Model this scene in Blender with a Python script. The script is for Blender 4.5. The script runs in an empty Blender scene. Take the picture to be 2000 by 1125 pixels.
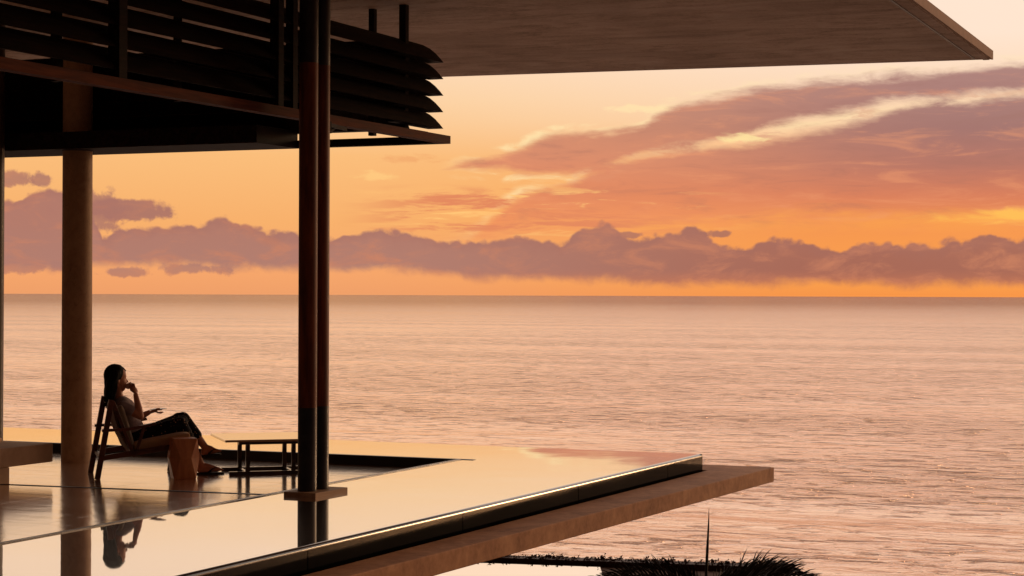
import bpy, bmesh, math, random
from mathutils import Vector, Matrix
random.seed(7)
R = math.radians
sc = bpy.context.scene
C = sc.collection

# ------------------------------------------------------------------ camera
CAMZ = 1.755
F_PX = 3800.0
YAW = math.atan(1676/3800)
cam_d = bpy.data.cameras.new("camera")
cam = bpy.data.objects.new("camera", cam_d); C.objects.link(cam); sc.camera = cam
cam_d.sensor_width = 36; cam_d.lens = 36*F_PX/2000; cam_d.clip_start = .1; cam_d.clip_end = 200000
CM = Matrix.Rotation(YAW, 3, 'Z') @ Matrix.Rotation(math.pi/2+14/F_PX, 3, 'X') @ Matrix.Rotation(.0035, 3, 'Z')
cam.matrix_world = Matrix.Translation((0, 0, CAMZ)) @ CM.to_4x4()
sc.view_settings.view_transform = 'Standard'
sc.view_settings.look = 'None'; sc.view_settings.exposure = 0; sc.view_settings.gamma = 1
sc.cycles.use_denoising = True
sc.cycles.max_bounces = 8; sc.cycles.diffuse_bounces = 4; sc.cycles.glossy_bounces = 5
sc.cycles.sample_clamp_indirect = 6
RT = Vector((math.cos(YAW), math.sin(YAW), 0)); FW = Vector((-math.sin(YAW), math.cos(YAW), 0))
CAM = Vector((0, 0, CAMZ))
def c2w(lat, d, z=0.0):
    return RT*lat + FW*d + Vector((0, 0, z))
def ray(px, py):
    return CM @ Vector(((px-1000)/F_PX, (562.5-py)/F_PX, -1))
def on_z(px, py, z):
    r = ray(px, py); return CAM + r*((z-CAMZ)/r.z)
def on_plane(px, py, p, n):
    r = ray(px, py); return CAM + r*((p-CAM).dot(n)/r.dot(n))
def on_x(px, py, x): return on_plane(px, py, Vector((x, 0, 0)), Vector((1, 0, 0)))
def on_y(px, py, y): return on_plane(px, py, Vector((0, y, 0)), Vector((0, 1, 0)))

# ------------------------------------------------------------------ node helpers
def srgb(r, g, b):
    def f(c):
        c /= 255.0
        return c/12.92 if c <= .04045 else ((c+.055)/1.055)**2.4
    return (f(r), f(g), f(b), 1)
class NT:
    def __init__(s, tree): s.t = tree; s.n = tree.nodes; s.l = tree.links
    def new(s, typ, **kw):
        n = s.n.new(typ)
        for k, v in kw.items(): setattr(n, k, v)
        return n
    def put(s, sock, v):
        if isinstance(v, bpy.types.NodeSocket): s.l.new(v, sock)
        else: sock.default_value = v
    def m(s, op, a, b=0.0, c=None, clamp=False):
        n = s.new('ShaderNodeMath', operation=op, use_clamp=clamp)
        s.put(n.inputs[0], a); s.put(n.inputs[1], b)
        if c is not None: s.put(n.inputs[2], c)
        return n.outputs[0]
    def add(s, a, b): return s.m('ADD', a, b)
    def sub(s, a, b): return s.m('SUBTRACT', a, b)
    def mul(s, a, b): return s.m('MULTIPLY', a, b)
    def mn(s, a, b): return s.m('MINIMUM', a, b)
    def mx(s, a, b): return s.m('MAXIMUM', a, b)
    def ss(s, x, a, b, lo=0.0, hi=1.0):
        n = s.new('ShaderNodeMapRange', interpolation_type='SMOOTHSTEP')
        for i, v in enumerate((x, a, b, lo, hi)): s.put(n.inputs[i], v)
        return n.outputs[0]
    def xyz(s, x, y, z=0.0):
        n = s.new('ShaderNodeCombineXYZ')
        for i, v in enumerate((x, y, z)): s.put(n.inputs[i], v)
        return n.outputs[0]
    def noise(s, vec, scale, detail=6.0, rough=.55, dist=0.0, lac=2.0):
        n = s.new('ShaderNodeTexNoise'); s.put(n.inputs['Vector'], vec)
        n.inputs['Scale'].default_value = scale; n.inputs['Detail'].default_value = detail
        n.inputs['Roughness'].default_value = rough; n.inputs['Distortion'].default_value = dist
        n.inputs['Lacunarity'].default_value = lac
        return n.outputs['Fac']
    def mix(s, f, a, b):
        n = s.new('ShaderNodeMix', data_type='RGBA'); s.put(n.inputs[0], f)
        s.put(n.inputs[6], a); s.put(n.inputs[7], b); return n.outputs[2]
    def ramp(s, f, stops, interp='LINEAR'):
        n = s.new('ShaderNodeValToRGB'); s.put(n.inputs[0], f); r = n.color_ramp; r.interpolation = interp
        while len(r.elements) < len(stops): r.elements.new(.5)
        for e, (p, c) in zip(r.elements, stops): e.position = p; e.color = c
        return n.outputs[0]
    def curve(s, x, pts):
        n = s.new('ShaderNodeFloatCurve'); s.put(n.inputs['Value'], x)
        c = n.mapping.curves[0]
        pts = sorted(pts)
        c.points[0].location = pts[0]; c.points[-1].location = pts[-1]
        for p in pts[1:-1]: c.points.new(*p)
        for p in c.points: p.handle_type = 'AUTO_CLAMPED'
        n.mapping.update(); return n.outputs[0]
    def mapping(s, vec, loc=(0, 0, 0), rot=(0, 0, 0), scale=(1, 1, 1)):
        n = s.new('ShaderNodeMapping'); s.put(n.inputs[0], vec)
        n.inputs[1].default_value = loc; n.inputs[2].default_value = rot; n.inputs[3].default_value = scale
        return n.outputs[0]

# ------------------------------------------------------------------ world: dusk sky with cloud bands
world = bpy.data.worlds.new("World"); sc.world = world; world.use_nodes = True
w = NT(world.node_tree); w.n.clear()
tc = w.new('ShaderNodeTexCoord')
D = tc.outputs['Generated']
def dotc(v):
    n = w.new('ShaderNodeVectorMath', operation='DOT_PRODUCT'); w.put(n.inputs[0], D); n.inputs[1].default_value = v
    return n.outputs['Value']
dl, df, dz = dotc(RT), dotc(FW), dotc((0, 0, 1))
az = w.m('ARCTAN2', dl, df)
el = w.m('ARCSINE', dz)
U = w.mul(az, 3.8)           # about one unit per 1000 px of the photograph
V = w.mul(el, 3.8)
u01 = w.m('MULTIPLY_ADD', U, .5, .5, clamp=True)
def PX(pts): return [(x/2000.0, max(0.0, (576-y)/1000.0)) for x, y in pts]
base = w.xyz(U, V)
left = w.ramp(V, [(0, srgb(238, 158, 104)), (.04, srgb(244, 164, 106)), (.14, srgb(246, 174, 106)), (.27, srgb(249, 187, 120)),
                  (.38, srgb(251, 208, 160)), (.5, srgb(253, 219, 188)), (.8, srgb(253, 224, 200)), (1, srgb(250, 222, 200))])
right = w.ramp(V, [(0, srgb(245, 146, 70)), (.03, srgb(247, 156, 74)), (.12, srgb(243, 148, 76)), (.17, srgb(252, 166, 74)), (.24, srgb(246, 168, 100)),
                   (.34, srgb(250, 208, 168)), (.5, srgb(253, 226, 204)), (.8, srgb(253, 230, 210)), (1, srgb(250, 224, 205))])
sky = w.mix(w.ss(u01, .3, .85), left, right)
# faint high streaks
st = w.noise(w.mapping(base, rot=(0, 0, -.1), scale=(1, 5, 1)), 3.0, 7, .6, .4)
sky = w.mix(w.mul(w.ss(st, .52, .75), .35), sky, srgb(236, 150, 92)) if False else sky
n_big = w.noise(w.mapping(base, rot=(0, 0, -.12), scale=(1, 4.5, 1)), 3.2, 8, .6, .5)
n_med = w.noise(w.mapping(base, loc=(3, 1, 0), rot=(0, 0, -.1), scale=(1, 3.6, 1)), 9.0, 8, .62, .6)
n_fine = w.noise(w.mapping(base, loc=(7, 2, 0), scale=(1, 3, 1)), 30.0, 6, .6, .3)
cn = w.add(w.mul(w.sub(n_big, .5), .09), w.add(w.mul(w.sub(n_med, .5), .06), w.mul(w.sub(n_fine, .5), .02)))

# upper band (cloud one)
top1 = w.curve(u01, PX([(0, 576), (800, 380), (868, 335), (1022, 284), (1068, 267), (1195, 252), (1252, 242), (1281, 222), (1356, 196), (1454, 180), (1523, 169), (1609, 160), (1712, 152), (1827, 146), (2000, 134)]))
bot1 = w.curve(u01, PX([(0, 300), (800, 322), (873, 327), (980, 336), (1051, 345), (1166, 338), (1224, 313), (1281, 298), (1396, 280), (1448, 272), (1482, 256), (1540, 238), (1626, 224), (1712, 209), (1827, 200), (2000, 186)]))
ed_t1 = w.add(w.sub(top1, V), w.mul(cn, .55))
ed_b1 = w.add(w.sub(V, bot1), w.mul(cn, .55))
e1 = w.mn(ed_t1, ed_b1)
m1 = w.ss(e1, -.009, .016)
# lower mass (cloud two)
top2 = w.curve(u01, PX([(0, 576), (900, 470), (985, 402), (1022, 378), (1100, 356), (1183, 322), (1252, 303), (1367, 288), (1448, 277), (1511, 266), (1597, 254), (1680, 237), (1770, 213), (1827, 209), (1914, 200), (2000, 191)]))
ed_t2 = w.add(w.sub(top2, V), w.mul(cn, .6))
bot2 = w.curve(u01, PX([(0, 470), (900, 462), (1100, 448), (1400, 436), (1700, 428), (2000, 436)]))
ed_b2 = w.add(w.sub(V, bot2), w.mul(cn, .8))
m2 = w.mul(w.ss(ed_t2, -.009, .018), w.ss(ed_b2, -.028, .03))
# colour inside: mauve where thick and high, orange low
cloud_v = w.ramp(V, [(0, srgb(238, 140, 90)), (.14, srgb(240, 145, 92)), (.2, srgb(224, 132, 94)), (.27, srgb(216, 136, 104)), (.33, srgb(200, 132, 106)), (.45, srgb(190, 136, 120))])
cloud_r = w.ramp(V, [(0, srgb(236, 134, 80)), (.14, srgb(236, 138, 80)), (.19, srgb(212, 118, 88)), (.25, srgb(176, 108, 98)), (.32, srgb(154, 104, 104)), (.45, srgb(172, 126, 120))])
cloud_c = w.mix(w.ss(u01, .55, .95), cloud_v, cloud_r)
vary = w.noise(w.mapping(base, loc=(1, 5, 0), rot=(0, 0, -.1), scale=(1, 6, 1)), 6.0, 8, .62, .5)
cloud_c = w.mix(w.ss(vary, .50, .70, 0, .42), cloud_c, srgb(238, 152, 108))
cloud_c = w.mix(w.ss(vary, .5, .3, 0, .3), cloud_c, srgb(150, 98, 92))
glow = srgb(255, 232, 176)
def rim(e, width):
    a = w.m('ABSOLUTE', e)
    return w.ss(a, width, 0.0)
gl_n = w.ss(n_med, .42, .62)
r1 = w.mul(w.mul(rim(w.add(e1, .006), .016), gl_n), w.mul(w.ss(u01, .8, .5, .35, 1.0), w.ss(u01, .42, .5)))
r2 = w.mul(w.mul(rim(w.add(ed_t2, .008), .02), w.ss(n_big, .42, .6)), w.mul(w.ss(u01, .9, .55, .2, .9), w.ss(u01, .42, .52)))
sky = w.mix(w.mul(r2, .7), sky, glow); sky = w.mix(w.mul(r1, .7), sky, glow)
sky = w.mix(w.mul(m2, .95), sky, cloud_c)
sky = w.mix(w.mul(m1, .97), sky, cloud_c)
gapm = w.mul(w.mul(w.ss(ed_b1, .01, -.01), w.ss(ed_t2, .01, -.01)), w.mul(w.ss(u01, .55, .68), w.ss(V, .24, .27)))
sky = w.mix(w.mul(gapm, w.ss(vary, .50, .60, 0, .6)), sky, srgb(212, 150, 122))
# thin wisps at the left end of the mass
wv = w.noise(w.mapping(base, loc=(4, 3, 0), rot=(0, 0, -.12), scale=(1, 9, 1)), 5.5, 8, .62, .4)
wm = w.mul(w.mul(w.ss(u01, .32, .44), w.ss(u01, .75, .55)), w.mul(w.ss(V, .105, .135), w.ss(V, .22, .19)))
sky = w.mix(w.mul(wm, w.ss(wv, .47, .6)), sky, srgb(226, 134, 92))
sky = w.mix(w.mul(wm, w.ss(wv, .43, .33)), sky, srgb(255, 196, 118))
# glow streaks on the right and bright spot
def blob(cx, cy, rx, ry, n=None, amp=.5, lo=-.15, hi=.25):
    x = w.m('DIVIDE', w.sub(U, (cx-1000)/1000), rx/1000.0); y = w.m('DIVIDE', w.sub(V, (576-cy)/1000), ry/1000.0)
    rr = w.m('SQRT', w.add(w.mul(x, x), w.mul(y, y)))
    v = w.sub(1.0, rr)
    if n is not None: v = w.add(v, w.mul(w.sub(n, .5), amp))
    return w.ss(v, lo, hi)
sky = w.mix(w.mul(blob(1990, 422, 190, 16, n_med, 2.5, -.2, .8), .9), sky, srgb(255, 190, 84))
sky = w.mix(w.mul(blob(1450, 271, 50, 11, n_fine, 3.5, -.2, .9), .8), sky, srgb(255, 228, 160))
sky = w.mix(w.mul(blob(1245, 213, 60, 9, n_fine, 2.5, -.2, .7), .8), sky, srgb(255, 226, 172))
sky = w.mix(w.mul(blob(800, 311, 60, 10, n_fine, 3, -.1, .8), .55), sky, srgb(236, 158, 100))
sky = w.mix(w.mul(blob(735, 345, 45, 11, n_fine, 3, -.1, .8), .6), sky, srgb(255, 206, 130))
# low cumulus band
lown = w.noise(w.mapping(base, scale=(1, 1.25, 1)), 11.0, 9, .6, .25)
lowf = w.noise(w.mapping(base, loc=(3, 3, 0)), 38.0, 6, .6, .2)
def billow(scale, loc):
    n = w.new('ShaderNodeTexVoronoi', feature='SMOOTH_F1'); n.inputs['Scale'].default_value = scale; n.inputs['Smoothness'].default_value = .35
    w.put(n.inputs['Vector'], w.mapping(base, loc=loc, scale=(1, 1.3, 1))); return n.outputs['Distance']
bil = w.add(w.mul(w.sub(.5, billow(17, (0, 0, 0))), .020), w.mul(w.sub(.5, billow(52, (2, 1, 0))), .012))
ln = w.add(w.add(w.mul(w.sub(lown, .5), .042), w.mul(w.sub(lowf, .5), .012)), bil)
topL = w.curve(u01, PX([(0, 392), (60, 388), (118, 372), (160, 392), (200, 432), (216, 474), (240, 458), (300, 446), (380, 445), (430, 428), (480, 440), (560, 460), (650, 462), (720, 452), (760, 450), (800, 462), (900, 466), (980, 466), (1080, 468), (1130, 448), (1175, 437), (1225, 462), (1290, 457), (1350, 447), (1405, 472), (1450, 476), (1520, 463), (1600, 478), (1700, 474), (1760, 478), (1830, 474), (1900, 466), (1950, 470), (2000, 470)]))
botL = w.curve(u01, PX([(0, 520), (60, 524), (110, 536), (180, 520), (300, 522), (500, 526), (700, 528), (870, 534), (950, 545), (1180, 548), (1270, 556), (1420, 555), (1600, 551), (1800, 554), (2000, 560)]))
eL = w.mn(w.ss(w.add(w.sub(topL, V), ln), -.003, .008), w.ss(w.add(w.sub(V, botL), w.mul(w.sub(lown, .5), .05)), -.010, .014))
lowc = w.mix(w.ss(u01, .35, .85), srgb(174, 122, 110), srgb(160, 98, 86))
lowc = w.mix(w.ss(V, .05, .16, 0, .45), lowc, srgb(176, 112, 98))
lowc = w.mix(w.ss(w.noise(w.mapping(base, scale=(1, 2.6, 1)), 9, 8, .62, .5), .45, .7, 0, .7), lowc, srgb(204, 128, 98))
lowc = w.mix(w.ss(w.add(w.sub(topL, V), ln), .03, .0, 0, .35), lowc, srgb(156, 102, 96))
lowc = w.mix(w.ss(V, .055, .02, 0, .35), lowc, srgb(214, 124, 82))
def lay(m):
    global sky
    sky = w.mix(m, sky, lowc)
tail = blob(262, 415, 78, 21, w.add(w.mul(lown, .6), w.mul(lowf, .5)), 2.4, -.1, .3)
lay(w.mul(tail, .95))
for a in ((42, 361, 34, 13), (98, 362, 18, 12), (262, 534, 40, 8), (378, 527, 62, 10), (1410, 456, 20, 6), (1230, 458, 26, 6), (60, 524, 90, 12), (190, 415, 60, 35)):
    lay(w.mul(blob(*a, w.add(w.mul(lown, .6), w.mul(lowf, .5)), 4.5, -.15, .5), .85))
lay(w.mul(eL, .98))
# wide sky away from the photographed window: cream overhead for bounce light; left, behind and below darkened to shade the columns
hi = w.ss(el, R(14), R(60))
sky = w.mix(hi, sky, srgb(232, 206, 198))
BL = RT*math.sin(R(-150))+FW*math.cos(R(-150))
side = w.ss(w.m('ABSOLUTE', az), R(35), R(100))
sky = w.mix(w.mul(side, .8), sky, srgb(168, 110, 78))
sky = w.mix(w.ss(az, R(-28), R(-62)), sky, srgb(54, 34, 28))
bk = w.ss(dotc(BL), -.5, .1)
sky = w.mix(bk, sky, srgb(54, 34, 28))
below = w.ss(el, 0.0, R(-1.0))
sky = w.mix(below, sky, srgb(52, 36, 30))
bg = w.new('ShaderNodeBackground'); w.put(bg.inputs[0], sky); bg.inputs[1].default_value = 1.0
nis = w.new('ShaderNodeTexSky'); nis.sky_type = 'NISHITA'; nis.sun_disc = False
SUN_AZ, SUN_EL = R(48), R(7)      # to the right of the view
nis.sun_elevation = SUN_EL; nis.sun_rotation = -YAW+SUN_AZ
bg2 = w.new('ShaderNodeBackground'); w.put(bg2.inputs[0], nis.outputs[0]); bg2.inputs[1].default_value = .004
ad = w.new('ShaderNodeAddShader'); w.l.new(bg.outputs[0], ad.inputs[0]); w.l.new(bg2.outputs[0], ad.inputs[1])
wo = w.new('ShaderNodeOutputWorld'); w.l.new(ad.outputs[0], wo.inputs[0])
world.cycles.sampling_method = 'MANUAL'; world.cycles.sample_map_resolution = 1024

sun_d = bpy.data.lights.new("sun", 'SUN'); sun_d.energy = .5; sun_d.angle = R(10); sun_d.color = (1, .62, .32)
sun = bpy.data.objects.new("sun", sun_d); C.objects.link(sun)
sdir = (RT*math.sin(SUN_AZ)+FW*math.cos(SUN_AZ))*math.cos(SUN_EL)+Vector((0, 0, math.sin(SUN_EL)))
sun.rotation_euler = sdir.to_track_quat('Z', 'Y').to_euler(); sun.location = (0, 0, 30)

# ------------------------------------------------------------------ materials
def mat(name, build):
    m = bpy.data.materials.new(name); m.use_nodes = True
    t = NT(m.node_tree); t.n.clear()
    out = t.new('ShaderNodeOutputMaterial')
    t.l.new(build(t), out.inputs[0])
    return m
def prin(t, col, rough=.6, metal=0.0, spec=.5, normal=None, coat=0.0, coat_r=.1, ior=1.45, sheen=0.0):
    p = t.new('ShaderNodeBsdfPrincipled')
    t.put(p.inputs['Base Color'], col); t.put(p.inputs['Roughness'], rough); t.put(p.inputs['Metallic'], metal)
    p.inputs['Specular IOR Level'].default_value = spec; p.inputs['IOR'].default_value = ior
    t.put(p.inputs['Coat Weight'], coat); p.inputs['Coat Roughness'].default_value = coat_r
    p.inputs['Sheen Weight'].default_value = sheen
    if normal is not None: t.l.new(normal, p.inputs['Normal'])
    return p.outputs[0]
def bump(t, h, strength=.2, dist=.01):
    b = t.new('ShaderNodeBump'); t.put(b.inputs['Height'], h); b.inputs['Strength'].default_value = strength
    b.inputs['Distance'].default_value = dist; return b.outputs[0]
def objc(t): return t.new('ShaderNodeTexCoord').outputs['Object']
def wpos(t): return t.new('ShaderNodeNewGeometry').outputs['Position']
def simple(name, a, b, scale=6, stretch=(1, 1, 1), rough=.6, bs=.15, bd=.004, coat=0.0, metal=0.0, detail=6, world=False, spec=.5, lo=.35, hi=.68, fine=0.0):
    def f(t):
        v = t.mapping(wpos(t) if world else objc(t), scale=stretch)
        n = t.noise(v, scale, detail, .6, .3)
        c = t.mix(t.ss(n, lo, hi), a, b)
        r = t.add(rough, t.mul(t.sub(n, .5), .2))
        h = n
        if fine: h = t.add(n, t.mul(t.noise(v, scale*fine, 4), .5))
        return prin(t, c, r, metal, spec, bump(t, h, bs, bd), coat)
    return mat(name, f)
def soffit_f(t):
    p = wpos(t)
    n1 = t.noise(t.mapping(p, scale=(.35, 2.6, 1)), 1.6, 9, .66, .8)
    n2 = t.noise(t.mapping(p, scale=(.5, 5, 1)), 5, 8, .65, .5)
    n3 = t.noise(p, .5, 4)
    n4 = t.noise(t.mapping(p, scale=(.8, 1.4, 1)), 1.3, 9, .72, 1.2); n5 = t.noise(p, 22, 5, .7)
    f = t.add(t.add(t.mul(n1, .2), t.mul(n2, .12)), t.add(t.mul(n4, .46), t.mul(n5, .22)))
    c = t.ramp(f, [(.38, srgb(150, 124, 106)), (.45, srgb(204, 178, 158)), (.5, srgb(226, 202, 184)), (.55, srgb(238, 218, 202)), (.62, srgb(245, 230, 216))])
    c = t.mix(t.ss(n3, .4, .65, 0, .45), c, srgb(168, 140, 120))
    # formwork board joints, along the far edge direction
    sy = t.new('ShaderNodeSeparateXYZ'); t.l.new(p, sy.inputs[0])
    fr = t.m('FRACT', t.mul(sy.outputs[1], 1/1.9))
    ln = t.ss(t.m('ABSOLUTE', t.sub(fr, .5)), .006, .0)
    c = t.mix(t.mul(ln, .25), c, srgb(60, 46, 38))
    return prin(t, c, .75, 0, .3, bump(t, f, .25, .01))
M = {}
M['soffit'] = mat('board_marked_concrete', soffit_f)
M['fascia'] = simple('fascia_concrete', srgb(178, 142, 118), srgb(196, 160, 134), 3, rough=.8, world=True, fine=12)
def ledge_f(t):
    p = wpos(t)
    n = t.noise(p, 2.2, 9, .65, .6); n2 = t.noise(p, 14, 7, .7); n3 = t.noise(t.mapping(p, scale=(2, .4, 1)), 3, 6, .6, .5)
    c = t.ramp(t.add(t.mul(n, .65), t.add(t.mul(n2, .35), t.mul(n3, .0))), [(.34, srgb(152, 100, 64)), (.48, srgb(190, 134, 90)), (.62, srgb(214, 158, 112))])
    return prin(t, c, .72, 0, .4, bump(t, t.add(n2, n), .2, .006))
M['ledge'] = mat('weathered_concrete', ledge_f)
M['concrete'] = simple('warm_concrete', srgb(204, 170, 136), srgb(228, 196, 162), 3, rough=.7, fine=10, bs=.2)
def col_f(t):
    p = objc(t)
    n = t.noise(t.mapping(p, scale=(1, 1, .5)), 3, 8, .65, .8); n2 = t.noise(p, 16, 6, .6)
    c = t.ramp(t.add(t.mul(n, .7), t.mul(n2, .3)), [(.3, srgb(158, 120, 88)), (.5, srgb(190, 152, 116)), (.7, srgb(206, 168, 130))])
    v = t.noise(t.mapping(p, scale=(1, 1, .8)), 2.4, 4, .7, 2.5)
    c = t.mix(t.ss(t.m('ABSOLUTE', t.sub(v, .5)), .008, 0, 0, .5), c, srgb(120, 86, 62))
    return prin(t, c, .62, 0, .4, bump(t, n2, .15, .004))
M['column'] = mat('column_stone', col_f)
def floor_f(t):
    p = wpos(t)
    n = t.noise(t.mapping(p, scale=(.5, 3, 1)), 1.5, 8, .62, .6)
    n2 = t.noise(t.mapping(p, scale=(.8, 10, 1)), 6, 6, .6, .3)
    c = t.ramp(t.add(t.mul(n, .6), t.mul(n2, .4)), [(.36, srgb(140, 106, 80)), (.48, srgb(196, 158, 122)), (.62, srgb(222, 188, 152))])
    s = t.new('ShaderNodeSeparateXYZ'); t.l.new(p, s.inputs[0])
    def joint(v, per, off, wd):
        fr = t.m('FRACT', t.m('MULTIPLY_ADD', v, 1/per, off)); return t.ss(t.m('ABSOLUTE', t.sub(fr, .5)), wd/per, wd/per*.5)
    j = t.mx(joint(s.outputs[0], 1.2, .2, .006), joint(s.outputs[1], .6, .3, .006))
    c = t.mix(t.mul(j, .8), c, srgb(80, 58, 42))
    h = t.add(t.mul(t.noise(t.mapping(p, scale=(1, 2.2, 1)), 2.2, 3, .5, .4), .9), t.add(t.mul(n2, .16), t.mul(j, -.35)))
    r = t.add(.06, t.mul(n, .12))
    b = bump(t, h, .10, .02)
    d = prin(t, c, .55, 0, .5, b)
    g = t.new('ShaderNodeBsdfGlossy'); g.inputs[0].default_value = (1, .95, .9, 1); t.put(g.inputs['Roughness'], r); t.l.new(b, g.inputs['Normal'])
    fr = t.new('ShaderNodeFresnel'); fr.inputs[0].default_value = 1.5
    m = t.new('ShaderNodeMixShader'); t.put(m.inputs[0], t.m('POWER', fr.outputs[0], .3, clamp=True)); t.l.new(d, m.inputs[1]); t.l.new(g.outputs[0], m.inputs[2])
    return m.outputs[0]
M['floor'] = mat('polished_stone_floor', floor_f)
def pool_f(t):
    p = wpos(t)
    h = t.add(t.mul(t.noise(p, .7, 2, .5, .5), 1.0), t.mul(t.noise(p, 2.5, 2), .15))
    b = bump(t, h, .08, .02)
    d = prin(t, srgb(120, 92, 70), .3, 0, .5, b)
    g = t.new('ShaderNodeBsdfGlossy'); g.inputs[0].default_value = (1, .97, .94, 1); g.inputs['Roughness'].default_value = .02; t.l.new(b, g.inputs['Normal'])
    lw = t.new('ShaderNodeFresnel'); lw.inputs[0].default_value = 1.33; t.l.new(b, lw.inputs['Normal'])
    fac = t.m('MULTIPLY_ADD', t.m('POWER', lw.outputs[0], .2), .98, .02, clamp=True)
    m = t.new('ShaderNodeMixShader'); t.put(m.inputs[0], fac); t.l.new(d, m.inputs[1]); t.l.new(g.outputs[0], m.inputs[2])
    return m.outputs[0]
M['pool'] = mat('still_pool_water', pool_f)
def sea_f(t):
    p = wpos(t)
    dist = t.new('ShaderNodeVectorMath', operation='LENGTH'); t.l.new(p, dist.inputs[0]); dist = dist.outputs['Value']
    near_shore = t.ss(t.m('LOGARITHM', dist, 10.0), 2.85, 3.7, 1.0, .0)
    h1 = t.noise(t.mapping(p, rot=(0, 0, -YAW), scale=(1.0, 1.5, 1)), .26, 6, .58, .8)
    h2 = t.noise(t.mapping(p, rot=(0, 0, -YAW+.3), scale=(.9, 1.4, 1)), 1.2, 4, .6, .3)
    h3 = t.noise(t.mapping(p, rot=(0, 0, -YAW-.1), scale=(.3, 1, 1)), .045, 4, .6, .3)
    wind = t.ss(t.noise(t.mapping(p, rot=(0, 0, -YAW-.1), scale=(.25, 1, 1)), .014, 3, .5, .5), .38, .62, .35, 1.45)
    s1 = t.noise(t.mapping(p, loc=(40, 9, 0), rot=(0, 0, -YAW+.12), scale=(.75, 1.5, 1)), .30, 5, .55, .7)
    s2 = t.noise(t.mapping(p, loc=(11, 70, 0), rot=(0, 0, -YAW-.15), scale=(.8, 1.5, 1)), .75, 4, .55, .5)
    st = t.add(t.mul(t.ss(s1, .56, .69), 1.25), t.mul(t.ss(s2, .59, .71), .42))
    h = t.add(t.mul(t.mul(h1, 1.3), wind), t.add(t.mul(t.mul(h2, .3), wind), t.add(t.mul(h3, 3.0), t.mul(st, wind))))
    b = bump(t, h, t.m('MULTIPLY_ADD', near_shore, .8, .2) if False else 1.0, 1.0)
    b.node.inputs['Distance'].default_value = 1.0
    t.l.new(t.m('MULTIPLY_ADD', near_shore, .75, .12), b.node.inputs['Strength'])
    d = prin(t, srgb(96, 50, 40), .5, 0, .1, b)
    g = t.new('ShaderNodeBsdfGlossy'); g.inputs[0].default_value = srgb(255, 234, 216); t.put(g.inputs['Roughness'], t.m('MULTIPLY_ADD', near_shore, .08, .12)); t.l.new(b, g.inputs['Normal'])
    fr = t.new('ShaderNodeFresnel'); fr.inputs[0].default_value = 1.33; t.l.new(b, fr.inputs['Normal'])
    m = t.new('ShaderNodeMixShader'); t.put(m.inputs[0], t.m('MULTIPLY', t.mn(1.0, t.mul(t.m('POWER', fr.outputs[0], .8), 2.5)), t.m('MULTIPLY_ADD', near_shore, .44, .56), clamp=True)); t.l.new(d, m.inputs[1]); t.l.new(g.outputs[0], m.inputs[2])  # reflection lowered with distance to paint a darker sea at the horizon
    return m.outputs[0]
M['sea'] = mat('sea_water', sea_f)
M['rim'] = simple('wet_rim', srgb(30, 30, 28), srgb(46, 44, 40), 4, rough=.16, coat=1.0, world=True, bs=.02)
M['tile'] = simple('black_glazed_wall', srgb(5, 8, 8), srgb(14, 15, 14), 1.2, rough=.1, coat=0, spec=.05, world=True, bs=.03)
M['kerb'] = simple('grey_stone_kerb', srgb(96, 84, 80), srgb(124, 110, 104), 5, rough=.35, world=True)
M['darkwall'] = simple('dark_pool_tile', srgb(24, 18, 16), srgb(40, 30, 26), 5, rough=.4, world=True)
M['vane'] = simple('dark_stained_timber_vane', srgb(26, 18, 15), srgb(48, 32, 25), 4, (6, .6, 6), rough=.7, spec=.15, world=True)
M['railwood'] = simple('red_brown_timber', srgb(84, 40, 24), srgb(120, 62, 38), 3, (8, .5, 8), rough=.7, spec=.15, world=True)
M['darkwood'] = simple('dark_brown_timber', srgb(50, 32, 22), srgb(84, 56, 38), 8, (1, 1, .2), rough=.5)
M['steel'] = simple('dark_steel', srgb(38, 36, 36), srgb(52, 48, 46), 6, rough=.4, metal=.3, spec=.5)
M['rust'] = simple('brown_timber_sleeve', srgb(88, 38, 18), srgb(134, 68, 30), 5, (3, 3, .3), rough=.5, bs=.1, spec=.3)
M['plank'] = simple('weathered_plank', srgb(170, 132, 98), srgb(200, 162, 124), 8, (1, .3, 1), rough=.65)
M['chairwood'] = simple('oiled_chair_wood', srgb(74, 40, 26), srgb(116, 66, 42), 12, (.4, 1, 1), rough=.42, bs=.08)
M['tablewood'] = simple('dark_table_wood', srgb(50, 32, 24), srgb(80, 54, 40), 10, (.4, 1, 1), rough=.35, coat=.4, bs=.05)
M['tabletop'] = simple('lacquered_table_top', srgb(150, 108, 72), srgb(176, 132, 92), 8, (.3, 1, 1), rough=.12, coat=1.0, bs=.02, spec=1.0)
M['stool'] = simple('carved_stool_wood', srgb(186, 116, 74), srgb(210, 140, 92), 5, (4, 4, .5), rough=.42, bs=.12)
def fabric(name, a, b, sc_=160):
    def f(t):
        p = objc(t); n = t.noise(p, 9, 6); wv = t.noise(p, sc_, 2)
        return prin(t, t.mix(n, a, b), .9, 0, .1, bump(t, wv, .5, .004), sheen=.2)
    return mat(name, f)
M['cushion'] = fabric('linen_cushion', srgb(176, 136, 98), srgb(200, 160, 120))
M['backcush'] = fabric('grey_back_cushion', srgb(128, 112, 94), srgb(150, 134, 112))
M['weave'] = fabric('woven_back_panel', srgb(96, 66, 48), srgb(120, 84, 60), 90)
M['blouse'] = fabric('grey_blouse', srgb(140, 124, 126), srgb(160, 144, 142))
M['skin'] = mat('skin', lambda t: prin(t, t.mix(t.noise(objc(t), 20, 4), srgb(190, 126, 96), srgb(206, 144, 112)), .5, 0, .4))
M['hair'] = simple('dark_hair', srgb(10, 7, 5), srgb(22, 14, 10), 30, (1, 1, .08), rough=.7, bs=.5, bd=.01, spec=.15)
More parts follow.
